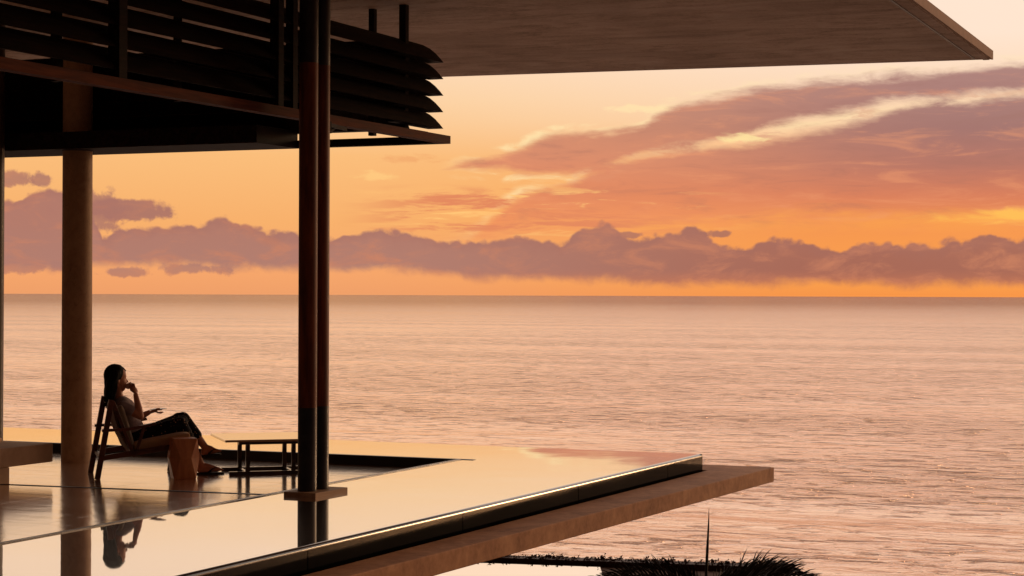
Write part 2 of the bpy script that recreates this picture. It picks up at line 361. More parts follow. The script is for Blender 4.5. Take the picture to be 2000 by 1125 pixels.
def pants_f(t):
    p = objc(t)
    v = t.new('ShaderNodeTexVoronoi'); v.inputs['Scale'].default_value = 34; v.inputs['Randomness'].default_value = .7; t.l.new(p, v.inputs['Vector'])
    dot = t.ss(v.outputs['Distance'], .21, .14)
    return prin(t, t.mix(dot, srgb(20, 15, 16), srgb(214, 174, 142)), .85, 0, .2, bump(t, t.noise(p, 14, 4), .4, .02))
M['pants'] = mat('dotted_trousers', pants_f)
M['sandal'] = simple('black_sandal', srgb(18, 13, 12), srgb(30, 22, 20), 9, rough=.6)
M['china'] = simple('glazed_cup', srgb(196, 150, 130), srgb(206, 162, 140), 5, rough=.2, coat=.5, bs=0)
M['saucer'] = simple('glazed_saucer', srgb(206, 176, 150), srgb(216, 186, 160), 5, rough=.2, coat=.5, bs=0)
def leaf_mat(name, a, b):
    return mat(name, lambda t: prin(t, t.mix(t.noise(wpos(t), 3, 4), a, b), .55, 0, .3))
M['palm'] = leaf_mat('palm_leaf', srgb(28, 22, 14), srgb(46, 38, 24))
M['trunk'] = simple('palm_trunk_fibre', srgb(50, 34, 24), srgb(84, 60, 42), 12, (1, 1, 4), rough=.9, bs=.5, bd=.03)
M['hedge'] = leaf_mat('hedge_leaf', srgb(44, 22, 14), srgb(86, 46, 30))
M['ground'] = simple('dry_ground', srgb(84, 62, 48), srgb(118, 90, 70), .8, rough=.9, world=True)
M['joint'] = simple('dark_joint', srgb(8, 7, 7), srgb(14, 12, 12), 5, rough=.95, bs=0, spec=0)
M['podium'] = simple('podium_render', srgb(120, 94, 74), srgb(146, 116, 92), 1.5, rough=.8, world=True)

# ------------------------------------------------------------------ mesh helpers
def obj(name, bm, m, parent=None, smooth=False, world_geo=True):
    bmesh.ops.recalc_face_normals(bm, faces=bm.faces)
    me = bpy.data.meshes.new(name); bm.to_mesh(me); bm.free()
    if smooth:
        for p in me.polygons: p.use_smooth = True
    o = bpy.data.objects.new(name, me); C.objects.link(o)
    if m is not None: me.materials.append(M[m] if isinstance(m, str) else m)
    if parent is not None: o.parent = parent
    return o
def tag(o, label=None, cat=None, group=None, kind=None):
    for k, v in (('label', label), ('category', cat), ('group', group), ('kind', kind)):
        if v: o[k] = v
    return o
def thing(name, label, cat, loc=(0, 0, 0), rz=0.0, group=None):
    o = bpy.data.objects.new(name, None); C.objects.link(o); o.location = loc; o.rotation_euler = (0, 0, rz)
    o.empty_display_size = .1
    return tag(o, label, cat, group)
def prism(bm, pts, vec):
    """closed prism of polygon pts swept by vec"""
    a = [bm.verts.new(p) for p in pts]; b = [bm.verts.new(Vector(p)+Vector(vec)) for p in pts]
    n = len(pts)
    bm.faces.new(a); bm.faces.new(b[::-1])
    for i in range(n): bm.faces.new((a[i], b[i], b[(i+1) % n], a[(i+1) % n]))
    return bm
def slab(pts, z0, z1):
    return prism(bmesh.new(), [(p[0], p[1], z0) for p in pts], (0, 0, z1-z0))
def box(x0, x1, y0, y1, z0, z1, bm=None):
    return prism(bm or bmesh.new(), [(x0, y0, z0), (x1, y0, z0), (x1, y1, z0), (x0, y1, z0)], (0, 0, z1-z0))
def bevel(o, wd=.004, seg=2):
    md = o.modifiers.new('bevel', 'BEVEL'); md.width = wd; md.segments = seg; md.limit_method = 'ANGLE'; return o
def bar(bm, a, b, wd, ht, up=(0, 0, 1)):
    a = Vector(a); b = Vector(b); d = (b-a).normalized(); upv = Vector(up)
    s = d.cross(upv)
    if s.length < 1e-4: s = d.cross(Vector((1, 0, 0)))
    s.normalize(); u = s.cross(d).normalized()
    pts = [a + s*wd*i*.5 + u*ht*j*.5 for i, j in ((-1, -1), (1, -1), (1, 1), (-1, 1))]
    return prism(bm, pts, b-a)
def cyl(bm, a, b, r0, r1=None, seg=24):
    a = Vector(a); b = Vector(b); r1 = r0 if r1 is None else r1
    q = (b-a).to_track_quat('Z', 'Y')
    A = [bm.verts.new(a + q @ Vector((r0*math.cos(2*math.pi*i/seg), r0*math.sin(2*math.pi*i/seg), 0))) for i in range(seg)]
    B = [bm.verts.new(b + q @ Vector((r1*math.cos(2*math.pi*i/seg), r1*math.sin(2*math.pi*i/seg), 0))) for i in range(seg)]
    bm.faces.new(A[::-1]); bm.faces.new(B)
    for i in range(seg): bm.faces.new((A[i], A[(i+1) % seg], B[(i+1) % seg], B[i]))
    return bm
def ell(bm, c, axis, ra, rb, rc, side=(0, 1, 0), seg=20):
    """ellipsoid: ra along axis, rc along side (roughly), rb the third way"""
    ax = Vector(axis).normalized(); sd = Vector(side); sd = (sd-ax*sd.dot(ax)).normalized(); th = ax.cross(sd)
    mtx = Matrix((ax*ra, th*rb, sd*rc)).transposed().to_4x4(); mtx.translation = Vector(c)
    bmesh.ops.create_uvsphere(bm, u_segments=seg, v_segments=seg//2+2, radius=1, matrix=mtx); return bm
def cap(bm, a, b, r0, r1, seg=16):
    a = Vector(a); b = Vector(b)
    cyl(bm, a, b, r0, r1, seg)
    ell(bm, a, (0, 0, 1), r0, r0, r0, seg=seg); ell(bm, b, (0, 0, 1), r1, r1, r1, seg=seg)
def chain(bm, pts, rs, seg=16):
    for i in range(len(pts)-1): cap(bm, pts[i], pts[i+1], rs[i], rs[i+1], seg)
def lathe(bm, prof, c, seg=40, axis=(0, 0, 1)):
    q = Vector(axis).to_track_quat('Z', 'Y'); c = Vector(c); rings = []
    for r, z in prof:
        if r < 1e-6: rings.append([bm.verts.new(c + q @ Vector((0, 0, z)))]); continue
        rings.append([bm.verts.new(c + q @ Vector((r*math.cos(2*math.pi*i/seg), r*math.sin(2*math.pi*i/seg), z))) for i in range(seg)])
    for k in range(len(rings)-1):
        A, B = rings[k], rings[k+1]
        for i in range(seg):
            j = (i+1) % seg
            if len(A) == 1 and len(B) == 1: continue
            if len(A) == 1: bm.faces.new((A[0], B[i], B[j]))
            elif len(B) == 1: bm.faces.new((A[i], A[j], B[0]))
            else: bm.faces.new((A[i], A[j], B[j], B[i]))
    return bm

# ------------------------------------------------------------------ sea
SEA_Z = -14.0
bm = bmesh.new()
ds = [30, 60, 120, 250, 600, 1500, 4000, 12000, 40000, 90000]
rows = []
for d in ds:
    hw = d*5+60
    rows.append([bm.verts.new(c2w(-hw+2*hw*i/10, d, SEA_Z)) for i in range(11)])
for a, b in zip(rows, rows[1:]):
    for i in range(10): bm.faces.new((a[i], a[i+1], b[i+1], b[i]))
tag(obj('sea', bm, 'sea'), kind='structure')
def sheet(name, pts, z, m):
    bm = bmesh.new(); bm.faces.new([bm.verts.new((p[0], p[1], z)) for p in pts]); return obj(name, bm, m)

# ------------------------------------------------------------------ key plan points
WZ = .095
O_far = on_z(1372, 886.5, WZ)                      # outer far corner of the pool
O_nr = on_z(500, 1090, WZ)
dir_r = (O_nr-O_far); dir_r /= -dir_r.y            # per metre of -Y
Y_NEAR = 4.5
O_near = O_far + dir_r*(O_far.y-Y_NEAR)
O_left = on_z(0, 834, WZ); dir_l = (O_left-O_far); dir_l /= -dir_l.x
X_LEFT = -26.0
O_L = O_far + dir_l*(O_far.x-X_LEFT)
K_far = on_z(903, 898, WZ)                         # inner corner of the water
K_nr = on_z(0, 1064, WZ); dk = (K_nr-K_far); dk /= -dk.y
K_near = K_far + dk*(K_far.y-Y_NEAR)
I_l = on_z(107, 866, WZ); di = (I_l-K_far); di /= -di.x
I_L = K_far + di*(K_far.x-X_LEFT)
print('corners', O_far, K_far, O_near, K_near, O_L, I_L)

# ground, podium, lower pool
GZ = -5.0
H1 = on_z(960, 1099, GZ); H2 = on_z(1545, 1120, GZ); hd = (H2-H1).normalized()
H_left = H1-hd*30
g_pts = [H_left, H2, H2+Vector((0, -60, 0)), H_left+Vector((0, -60, 0))]
bm = slab(g_pts, -16, GZ)
tag(obj('ground', bm, 'ground'), kind='structure')
pod = box(X_LEFT, -10.8, 2, 18.6, GZ, -.35)
tag(obj('podium_wall', pod, 'podium'), 'rendered wall block below the pool deck, hidden under the ledge', 'wall')
P1 = on_z(940, 1099.5, GZ+.1); P2 = on_z(1172, 1107.5, GZ+.1)
pd = (P2-P1).normalized(); P1 = P2-pd*9.0
tag(sheet('lower_pool_water', [P1, P2, P2+FW*-14, P1+FW*-14], GZ+.1, 'pool'), kind='structure')
q = Vector((-pd.y, pd.x, 0))

# ------------------------------------------------------------------ floor
fl = [(K_far.x, K_far.y), (I_L.x, I_L.y), (I_L.x, Y_NEAR), (K_near.x, Y_NEAR)]
tag(obj('floor', slab(fl, -.35, 0), 'floor'), kind='structure')
# thin dark channel across the floor
A = on_z(0, 946.5, 0); B = on_z(556, 968, 0); ch = (B-A).normalized(); A2 = A-ch*8
tag(obj('floor_channel', prism(bmesh.new(), [A2, B, B+Vector((0, .045, 0)), A2+Vector((0, .045, 0))], (0, 0, .004)), 'steel'), kind='structure')

# ------------------------------------------------------------------ pool
pool = thing('infinity_pool', 'still infinity pool wrapping the corner of the terrace with dark glazed outer wall', 'pool', (O_far.x, O_far.y, 0))
def inp(o, p): # parent keeping world geometry
    o.parent = p; o.matrix_parent_inverse = Matrix.LocRotScale(p.location, p.rotation_euler, p.scale).inverted(); return o
def wobj(name, bm, m, p, smooth=False): return inp(obj(name, bm, m, None, smooth), p)
RIM = .028
rx = Vector((-RIM, 0, 0)); ry = Vector((0, -RIM, 0))
wpts = [O_near+rx, O_far+rx+ry, O_L+ry, I_L, K_far, K_near]
bm = bmesh.new(); f = bm.faces.new([bm.verts.new((p.x, p.y, WZ)) for p in wpts]); bmesh.ops.triangulate(bm, faces=[f])
ww = tag(obj('pool_water', bm, 'pool'), kind='structure')
# outer wall: right side and far side
def strip(a, b, off, z0, z1, bm=None):
    off = Vector(off)
    return prism(bm or bmesh.new(), [(a.x, a.y, z0), (b.x, b.y, z0), (b.x+off.x, b.y+off.y, z0), (a.x+off.x, a.y+off.y, z0)], (0, 0, z1-z0))
wobj('outer_wall', strip(O_near, O_far, (-.2, 0, 0), -.35, WZ-RIM), 'tile', pool)
wobj('outer_wall', strip(O_far+Vector((-.2, 0, 0)), O_L, (0, -.2, 0), -.35, WZ-RIM), 'tile', pool)
# rounded overflow lip
def lip(a, b, inward):
    bm = bmesh.new(); inward = Vector(inward); pr = []
    for k in range(9):
        t = k/8*math.pi/2
        pr.append((1-math.sin(math.pi/2-t), math.cos(math.pi/2-t) if False else math.sin(t)))
    A_, B_ = [], []
    for (i, j) in pr:
        o_ = inward*(RIM*i) + Vector((0, 0, WZ-RIM + RIM*j + .0015))
        A_.append(bm.verts.new(Vector((a.x, a.y, 0))+o_)); B_.append(bm.verts.new(Vector((b.x, b.y, 0))+o_))
    for k in range(8): bm.faces.new((A_[k], B_[k], B_[k+1], A_[k+1]))
    return bm
# 1-cos profile: outer face vertical at bottom, horizontal at top
def lip2(a, b, inward):
    bm = bmesh.new(); inward = Vector(inward); A_, B_ = [], []
    for k in range(9):
        t = k/8*math.pi/2
        o_ = inward*(RIM*(1-math.cos(t))) + Vector((0, 0, WZ-RIM+RIM*math.sin(t)))
        A_.append(bm.verts.new(Vector((a.x, a.y, 0))+o_)); B_.append(bm.verts.new(Vector((b.x, b.y, 0))+o_))
    for k in range(8): bm.faces.new((A_[k], B_[k], B_[k+1], A_[k+1]))
    return bm
wobj('overflow_lip', lip2(O_near, O_far, (-1, 0, 0)), 'rim', pool, True)
wobj('overflow_lip', lip2(O_far, O_L, (0, -1, 0)), 'rim', pool, True)
# inner wall seen beyond the sunken floor, and kerb on the near side
for k in range(1, 7):
    yj = O_far.y-1.1-(k-1)*2.4; pj = O_far+dir_r*(O_far.y-yj)
    wobj('panel_joint', box(pj.x-.02, pj.x+.0012, yj-.004, yj+.004, -.34, WZ-RIM-.004), 'joint', pool)
wobj('inner_wall', strip(K_far+Vector((0.12, 0, 0)), I_L, (0, .06, 0), -.3, WZ+.004), 'darkwall', pool)
wobj('inner_kerb', strip(K_near, K_far, (-.055, 0, 0), -.3, WZ+.006), 'kerb', pool)

# ledge
LZ = -.075
E_far = on_z(1512, 912.6, LZ); E_nr = on_z(900, 1069, LZ); de = (E_nr-E_far); de /= -de.y
E_near = E_far + de*(E_far.y-Y_NEAR)
G_far = on_z(1376, 907.3, LZ); gd = (G_far-E_far); gd /= -gd.x; G_L = E_far+gd*5
In_f = O_far+Vector((.05, 0, 0)); In_n = O_near+Vector((.05, 0, 0))
lp = [E_near, E_far, G_L, Vector((G_L.x, O_far.y+.02, 0)), Vector((O_far.x+.05, O_far.y+.02, 0)), In_n]
bm = slab(lp, LZ-.155, LZ)
ledge = obj('concrete_ledge', bm, 'ledge'); tag(ledge, 'long cantilevered brown concrete ledge running beside the dark wall of the infinity pool', 'ledge')
bevel(ledge, .008, 2)

# ------------------------------------------------------------------ roof slab
ZS = 4.55
R_far = on_z(1936.5, 116, ZS); R2 = on_z(870, 150, ZS); rd = (R2-R_far); rd /= -rd.x
R_L = R_far + rd*(R_far.x+30)
R3 = on_z(1780, 0, ZS); rr = (R3-R_far); rr /= -rr.y
R_N = R_far + rr*(R_far.y-1.0)
roof = thing('roof_slab', 'thin board-marked concrete roof slab overhanging the pool terrace', 'roof', (R_far.x, R_far.y, ZS))
rp = [R_N, R_far, R_L, Vector((R_L.x, 1.0, 0))]
slb = wobj('soffit_slab', slab(rp, ZS, ZS+.098), 'soffit', roof)
ins = .16
wobj('fascia', strip(R_N, R_far, (.02, 0, 0), ZS-.003, ZS+.1), 'fascia', roof)
wobj('drip_groove', strip(R_N+Vector((-ins, 0, 0)), R_far+Vector((-ins, -ins, 0)), (-.03, 0, 0), ZS-.006, ZS+.02), 'darkwood', roof)
wobj('drip_edge', strip(R_N+Vector((-.02, 0, 0)), R_far+Vector((-.02, -.02, 0)), (-.07, 0, 0), ZS-.008, ZS+.02), 'soffit', roof)

# ------------------------------------------------------------------ louvred screens
ZC = 3.25
Pc = on_z(880, 281, ZC); SX = Pc.x; SY = Pc.y
tipx = SX-.03
t1 = on_x(866.5, 122.5, tipx); t5 = on_x(866.5, 251.5, tipx)
zk = [t1.z + (t5.z-t1.z)*k/4 for k in range(5)]
vy = t1.y
print('screen', Pc, t1, t5, zk)
prof = [(0, 0), (-.04, .047), (-.09, .098), (-.15, .145), (-.22, .182), (-.29, .205), (-.355, .217), (-.37, .203), (-.30, .165), (-.235, .115), (-.19, .055), (-.165, 0)]
thin = [(0, 0), (-.04, .047), (-.09, .098), (-.15, .145), (-.22, .182), (-.29, .205), (-.355, .217), (-.36, .207), (-.29, .19), (-.22, .166), (-.15, .128), (-.09, .08), (-.03, 0)]
scr = thing('louvre_screen', 'dark vaned timber screen with rounded vane ends above the terrace side', 'screen', (SX, SY, ZC), group='louvred screens over the terrace')
Y0 = 3.0
for z in zk:
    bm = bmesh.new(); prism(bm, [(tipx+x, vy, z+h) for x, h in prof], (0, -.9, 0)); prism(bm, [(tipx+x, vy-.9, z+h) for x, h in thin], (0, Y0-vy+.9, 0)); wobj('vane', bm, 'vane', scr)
# stained timber bottom rail
bm = box(SX-.10, SX, Y0, SY, ZC, ZC+.078); wobj('bottom_rail', bm, 'railwood', scr)
bm = box(SX-.14, SX-.104, Y0, SY-.3, ZC+.012, ZC+.1); box(SX-.20, SX-.16, Y0, SY-.3, ZC+.02, ZC+.09, bm); wobj('rail_trim', bm, 'vane', scr)
def upright(px, py_top, y=None, wd=.09, x=None, p=scr, name='support_post', ztop=ZS):
    x = SX-.42 if x is None else x
    q = on_x(px, py_top, x)
    bm = box(x-wd/2, x+wd/2, q.y-wd/2, q.y+wd/2, ZC+.06, ztop)
    wobj(name, bm, 'vane', p)
    return q
q = upright(230, 60, wd=.1, x=SX-.06)
q = upright(541, 60, wd=.085, x=SX-.06); q = upright(570, 60, wd=.075, x=SX-.06)
q1 = upright(789, 60, wd=.07, x=SX-.2)
q = upright(347, 80, wd=.05, x=SX-.5)
q = upright(110, 100, wd=.06, x=SX-.5)

scr2 = thing('louvre_screen', 'dark overlapping vanes across the seaward side, seen from inside', 'screen', (SX-4, SY, ZC), group='louvred screens over the terrace')
for z in zk:
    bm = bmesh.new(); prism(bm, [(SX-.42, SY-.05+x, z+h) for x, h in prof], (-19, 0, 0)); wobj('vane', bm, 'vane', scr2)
wobj('bottom_rail', box(-27, SX-.1, SY-.1, SY, ZC, ZC+.075), 'vane', scr2)
qq = on_y(562, 290, SY-.3)
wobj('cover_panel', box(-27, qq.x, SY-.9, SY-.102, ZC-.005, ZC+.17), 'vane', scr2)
qp = on_y(728, 60, SY-.5)
wobj('support_post', box(qp.x-.03, qp.x+.03, SY-.53, SY-.47, ZC+.06, ZS), 'vane', scr2)

# ------------------------------------------------------------------ columns
def col_at(px, d): return c2w((px-1000)/F_PX*d, d)
c1 = col_at(150.5, 20.38)
col = thing('stone_column', 'round tan stone column standing behind the seated woman', 'column', (c1.x, c1.y, 0))
obj('shaft', cyl(bmesh.new(), (0, 0, 0), (0, 0, ZS), .158, .152, 48), 'column', col, True)
c0 = col_at(-16, 20.2)
col0 = thing('timber_column', 'dark column shaft just showing at the left edge of the photo', 'column', (c0.x, c0.y, 0))
obj('shaft', cyl(bmesh.new(), (0, 0, 0), (0, 0, ZS), .12, .125, 48), 'darkwood', col0, True)
for o in (col.children[0], col0.children[0]):
    md = o.modifiers.new('split', 'EDGE_SPLIT')

pn = c2w((601.5-1000)/F_PX*16.1, 16.1)
tp = thing('twin_post', 'pair of slim round posts with brown middles on a plank by the pool', 'post', (pn.x, pn.y, 0))
pl = .13
for i, yy in enumerate((0, .2)):
    obj('base_sleeve', cyl(bmesh.new(), (0, yy, pl), (0, yy, .82+yy*.02), .079, seg=40), 'steel', tp, True).modifiers.new('s', 'EDGE_SPLIT')
    obj('brown_shaft', cyl(bmesh.new(), (0, yy, .82), (0, yy, 3.67), .0785, seg=40), 'rust', tp, True).modifiers.new('s', 'EDGE_SPLIT')
    obj('top_sleeve', cyl(bmesh.new(), (0, yy, 3.67), (0, yy, ZS), .079, seg=40), 'steel', tp, True).modifiers.new('s', 'EDGE_SPLIT')
fc = on_z(616, 963.5, pl); lc = on_z(560, 958.5, pl); rc = on_z(673, 951.5, pl)
bm = box(fc.x-.30-pn.x, fc.x-pn.x, fc.y-pn.y, fc.y+.55-pn.y, .09, pl)
bevel(obj('base_plank', bm, 'plank', tp), .004)
# small steel bracket and stays between the far post and the screen
bm = bmesh.new()
bar(bm, (.0, .27, 3.12), (-.02, .32, 3.30), .03, .12); bar(bm, (-.0, .28, 3.19), (-.2, 1.0, 3.21), .03, .03)
bar(bm, (-.0, .28, 3.10), (-.2, .8, 3.20), .02, .02); bar(bm, (.0, .2, 3.16), (0, .3, 3.16), .1, .1)
obj('bracket', bm, 'vane', tp)

# ------------------------------------------------------------------ bench on the left
zt = .33
bc = on_z(104, 865, zt)
bench = thing('stone_bench', 'thick tan concrete slab bench at the left edge of the floor', 'bench', (bc.x, bc.y, 0), 0)
bevel(obj('seat_slab', box(-.95, 0, -3.0, 0, zt-.18, zt), 'concrete', bench), .012, 3)
bl = on_z(18, 944, 0)
obj('plinth', box(-.85, bl.x-bc.x, -2.6, bl.y-bc.y, 0, zt-.182), 'concrete', bench)
pb = on_z(-22, 861, zt)
pe = thing('stone_pillar', 'small stone pillar with a moulded foot standing on the bench end at the left edge', 'pillar', (pb.x, pb.y-.09, zt), YAW)
obj('shaft', box(-.14, .142, -.07, .07, .03, .40), 'concrete', pe); obj('foot', box(-.16, .165, -.085, .085, 0, .03), 'concrete', pe)

# ------------------------------------------------------------------ furniture frame (chair, woman, table share one heading)
FX = c2w(.955, .2966).normalized(); FS = c2w(-.2966, .955).normalized()
ORG = on_z(190, 937, 0); RZ = math.atan2(FX.y, FX.x)
def L(px, py, s):
    """photograph point at side offset s from the near side of the chair, in chair coordinates (forward, side, up)"""
    q = on_plane(px, py, ORG+FS*s, FS); d = q-ORG
    return Vector((d.dot(FX), s, q.z))
def furn(name, label, cat, **k): return thing(name, label, cat, ORG, RZ, **k)
CW = .72
def mirror_bars(name, a, b, wd, ht, p, up=(0, 0, 1)):
    for s in (0.0, CW):
        bm = bmesh.new(); A_ = Vector(a); B_ = Vector(b); A_.y = s; B_.y = s
        bar(bm, A_, B_, wd, ht, up); bevel(obj(name, bm, 'chairwood', chair), .004)
chair = furn('lounge_chair', 'wooden lounge chair with linen seat cushion, the woman sitting in it', 'chair')
foot = L(190, 937, 0); apex = L(218, 781, 0); foot.z = 0
mirror_bars('rear_leg', foot+Vector((0, 0, .0)), apex, .04, .052, chair)
bk_t = L(218, 786, 0); bk_b = L(262, 892, 0)
mirror_bars('back_frame', bk_t+Vector((.015, 0, 0)), bk_b, .03, .035, chair)
mirror_bars('seat_rail', L(199, 895, 0), L(376, 866, 0), .03, .05, chair)
mirror_bars('front_leg', L(360, 870, 0), Vector((L(350, 870, 0).x, 0, 0)), .035, .045, chair)
for s in (-.015, CW+.015):
    bm = bmesh.new(); a1 = L(199, 841, 0); a2 = L(252, 838, 0); a3 = L(304, 827, 0)
    for v in (a1, a2, a3): v.y = s
    bar(bm, a1, a2, .05, .026); bar(bm, a2, a3, .06, .026); obj('armrest', bm, 'chairwood', chair)
mirror_bars('arm_strut', L(282, 832, 0), L(266, 884, 0), .02, .028, chair)
for nm, (px, py) in (('stretcher', (201, 894)), ('stretcher', (262, 884)), ('stretcher', (372, 869)), ('stretcher', (219, 790))):
    q = L(px, py, 0); bm = bmesh.new(); bar(bm, (q.x, 0, q.z), (q.x, CW, q.z), .035, .03); obj(nm, bm, 'chairwood', chair)
# woven back panel between the frames
u = (bk_b-bk_t).normalized(); nrm = Vector((u.z, 0, -u.x))
bm = bmesh.new(); pts = []
N = 14
for side in (0, 1):
    for k in range(N+1):
        t_ = k/N; sag = math.sin(t_*math.pi)*.035
        q = bk_t.lerp(bk_b, t_) + nrm*(-sag if nrm.x > 0 else sag)
        pts.append(q + (Vector((.018, 0, 0)) if side else Vector((0, 0, 0))))
poly = pts[:N+1]+pts[N+1:][::-1]
prism(bm, [(p.x, .03, p.z) for p in poly], (0, CW-.06, 0)); obj('back_panel', bm, 'weave', chair)
def pillow(name, p0, p1, th, s0, s1, m, parent, up=None):
    """soft cushion from p0 to p1 (bottom-face centre line) with thickness th"""
    d = (p1-p0); ln = d.length; d.normalize(); n = Vector((-d.z, 0, d.x)); bm = bmesh.new()
    mtx = Matrix((d, Vector((0, 1, 0)), n)).transposed().to_4x4()
    c = (p0+p1)/2; c.y = (s0+s1)/2; mtx.translation = c+n*th/2
    NX, NY = 14, 14
    grid = {}
    for f_ in (0, 1):
        for i in range(NX+1):
            for j in range(NY+1):
                a = i/NX*2-1; b = j/NY*2-1
                e = (1-abs(a)**6)*(1-abs(b)**6)
                z = th/2*(.62+.45*e**.6)*(1 if f_ else -1) + random.uniform(-1, 1)*.0015
                sx = 1-.03*abs(b)**4; sy = 1-.03*abs(a)**4
                grid[f_, i, j] = bm.verts.new(mtx @ Vector((a*ln/2*sx, b*(s1-s0)/2*sy, z)))
    for f_ in (0, 1):
        for i in range(NX):
            for j in range(NY):
                bm.faces.new((grid[f_, i, j], grid[f_, i+1, j], grid[f_, i+1, j+1], grid[f_, i, j+1]))
    for i in range(NX):
        for j in (0, NY): bm.faces.new((grid[0, i, j], grid[0, i+1, j], grid[1, i+1, j], grid[1, i, j]))
    for j in range(NY):
        for i in (0, NX): bm.faces.new((grid[0, i, j], grid[0, i, j+1], grid[1, i, j+1], grid[1, i, j]))
    o = obj(name, bm, m, parent, True)
    md = o.modifiers.new('bevel', 'BEVEL'); md.width = .012; md.segments = 3; md.limit_method = 'ANGLE'; md.angle_limit = R(50)
    md = o.modifiers.new('sub', 'SUBSURF'); md.levels = md.render_levels = 1
    return o
pillow('seat_cushion', L(262, 886, 0), L(377, 864, 0), .105, .05, CW-.05, 'cushion', chair)
pillow('back_cushion', L(268, 876, 0), L(243, 790, 0)+Vector((.0, 0, 0)), .10, .06, CW-.06, 'backcush', chair)

# ------------------------------------------------------------------ faceted stool in front of the chair
sc0 = on_z(358, 934, 0)
stool = thing('faceted_stool', 'carved reddish wood stool with slanting facets, standing before the chair front', 'stool', (sc0.x, sc0.y, 0), RZ+R(2))
bm = bmesh.new(); sh = .385
def ringv(pts, z): return [bm.verts.new((x, y, z)) for x, y in pts]
h = .112; c = .145; g_ = .05
sq_t = ringv([(-h, -h), (h, -h), (h, h), (-h, h)], sh)
mid = ringv([(-g_, -c), (g_, -c), (c, -g_), (c, g_), (g_, c), (-g_, c), (-c, g_), (-c, -g_)], sh*.52)
h2 = .104
sq_b = ringv([(-h2, -h2), (h2, -h2), (h2, h2), (-h2, h2)], 0)
bm.faces.new(sq_t); bm.faces.new(sq_b[::-1])
for S_ in (sq_t, sq_b):
    for k in range(4):
        bm.faces.new((S_[k], S_[(k+1) % 4], mid[2*k+1], mid[2*k]))
        bm.faces.new((S_[k], mid[2*k], mid[(2*k-1) % 8]))
bevel(obj('body', bm, 'stool', stool), .003)

# ------------------------------------------------------------------ low table
T0 = on_z(440, 860, .355); TX = FX; TS = FS
zt_ = T0.z
table = thing('coffee_table', 'low dark table with glossy top on two sled frames behind the twin posts', 'table', (T0.x, T0.y, 0), RZ)
TW = .98; TD = .95
bevel(obj('table_top', box(0, TW, 0, TD, zt_-.022, zt_), 'tabletop', table), .003)
f0 = .25; f1 = .70
for yy in (.20, .68):
    obj('base_bar', box(.07, TW-.05, yy-.02, yy+.02, .0, .035), 'tablewood', table)
    for xx in (f0, f1):
        obj('leg', box(xx-.02, xx+.02, yy-.02, yy+.02, .036, zt_-.061), 'tablewood', table)
    obj('top_rail', box(.16, TW-.12, yy-.018, yy+.018, zt_-.06, zt_-.031), 'tablewood', table)
for xx in (f0, f1):
    obj('cross_bar', box(xx-.018, xx+.018, .221, .659, .002, .03), 'tablewood', table)
# ------------------------------------------------------------------ woman
P = furn('person', 'seated woman with long dark hair in dotted trousers, drinking from a cup', 'person')
def remesh(o, vox, sm=4, fac=.5):
    md = o.modifiers.new('remesh', 'REMESH'); md.mode = 'VOXEL'; md.voxel_size = vox; md.use_smooth_shade = True
    md = o.modifiers.new('smooth', 'SMOOTH'); md.iterations = sm; md.factor = fac; return o
MS = .36       # middle of the seat
bm = bmesh.new()
pel = L(264, 856, MS); wai = L(256, 832, MS); che = L(246, 806, MS); uch = L(239, 793, MS); nb = L(231, 781, MS); nt = L(230, 764, MS)
tor = (che-pel).normalized()
ell(bm, pel, tor, .12, .12, .17); ell(bm, wai, tor, .14, .095, .135); ell(bm, che, tor, .15, .105, .15); ell(bm, uch, tor, .10, .085, .165)
bu = L(257, 806, MS)
for s in (-.07, .07): ell(bm, bu+Vector((-.01, s, 0)), (1, 0, 0), .06, .06, .06)
chain(bm, [nb, nt, L(230, 752, MS)], [.056, .043, .048])
# head: px scale about 205 px per metre
def HP(px, py, s=0.0): v = L(px, py, MS); v.y += s; return v
sk = HP(227, 735)
ell(bm, sk, (0, 0, 1), .105, .098, .078)
ell(bm, HP(235, 744), (-.15, 0, 1), .085, .058, .062)
ell(bm, HP(238, 756), (.2, 0, -1), .042, .036, .04)          # jaw and chin
chain(bm, [HP(227, 752, -.045), HP(238, 758.5, -.012)], [.02, .018], 10); chain(bm, [HP(227, 752, .045), HP(238, 758.5, .012)], [.02, .018], 10)
ell(bm, HP(241.5, 734), (0, 0, 1), .036, .026, .052)         # brow
chain(bm, [HP(244.8, 738.5), HP(249, 745.5)], [.007, .0105], 10)  # nose
ell(bm, HP(247.6, 746.5), (1, 0, 0), .008, .007, .014)
ell(bm, HP(244, 750.8), (0, 1, 0), .017, .007, .008); ell(bm, HP(243.6, 753), (0, 1, 0), .015, .007, .008)   # lips
for s in (-.032, .032):
    ell(bm, HP(240.5, 746, s), (0, 0, 1), .022, .018, .02)  # cheeks
    ell(bm, HP(242.0, 740.5, s*.95), (1, 0, 0), .011, .011, .012)  # eye under the lid
for s in (-.078, .078): ell(bm, HP(229, 745, s), (-.2, 0, 1), .03, .016, .010)   # ears
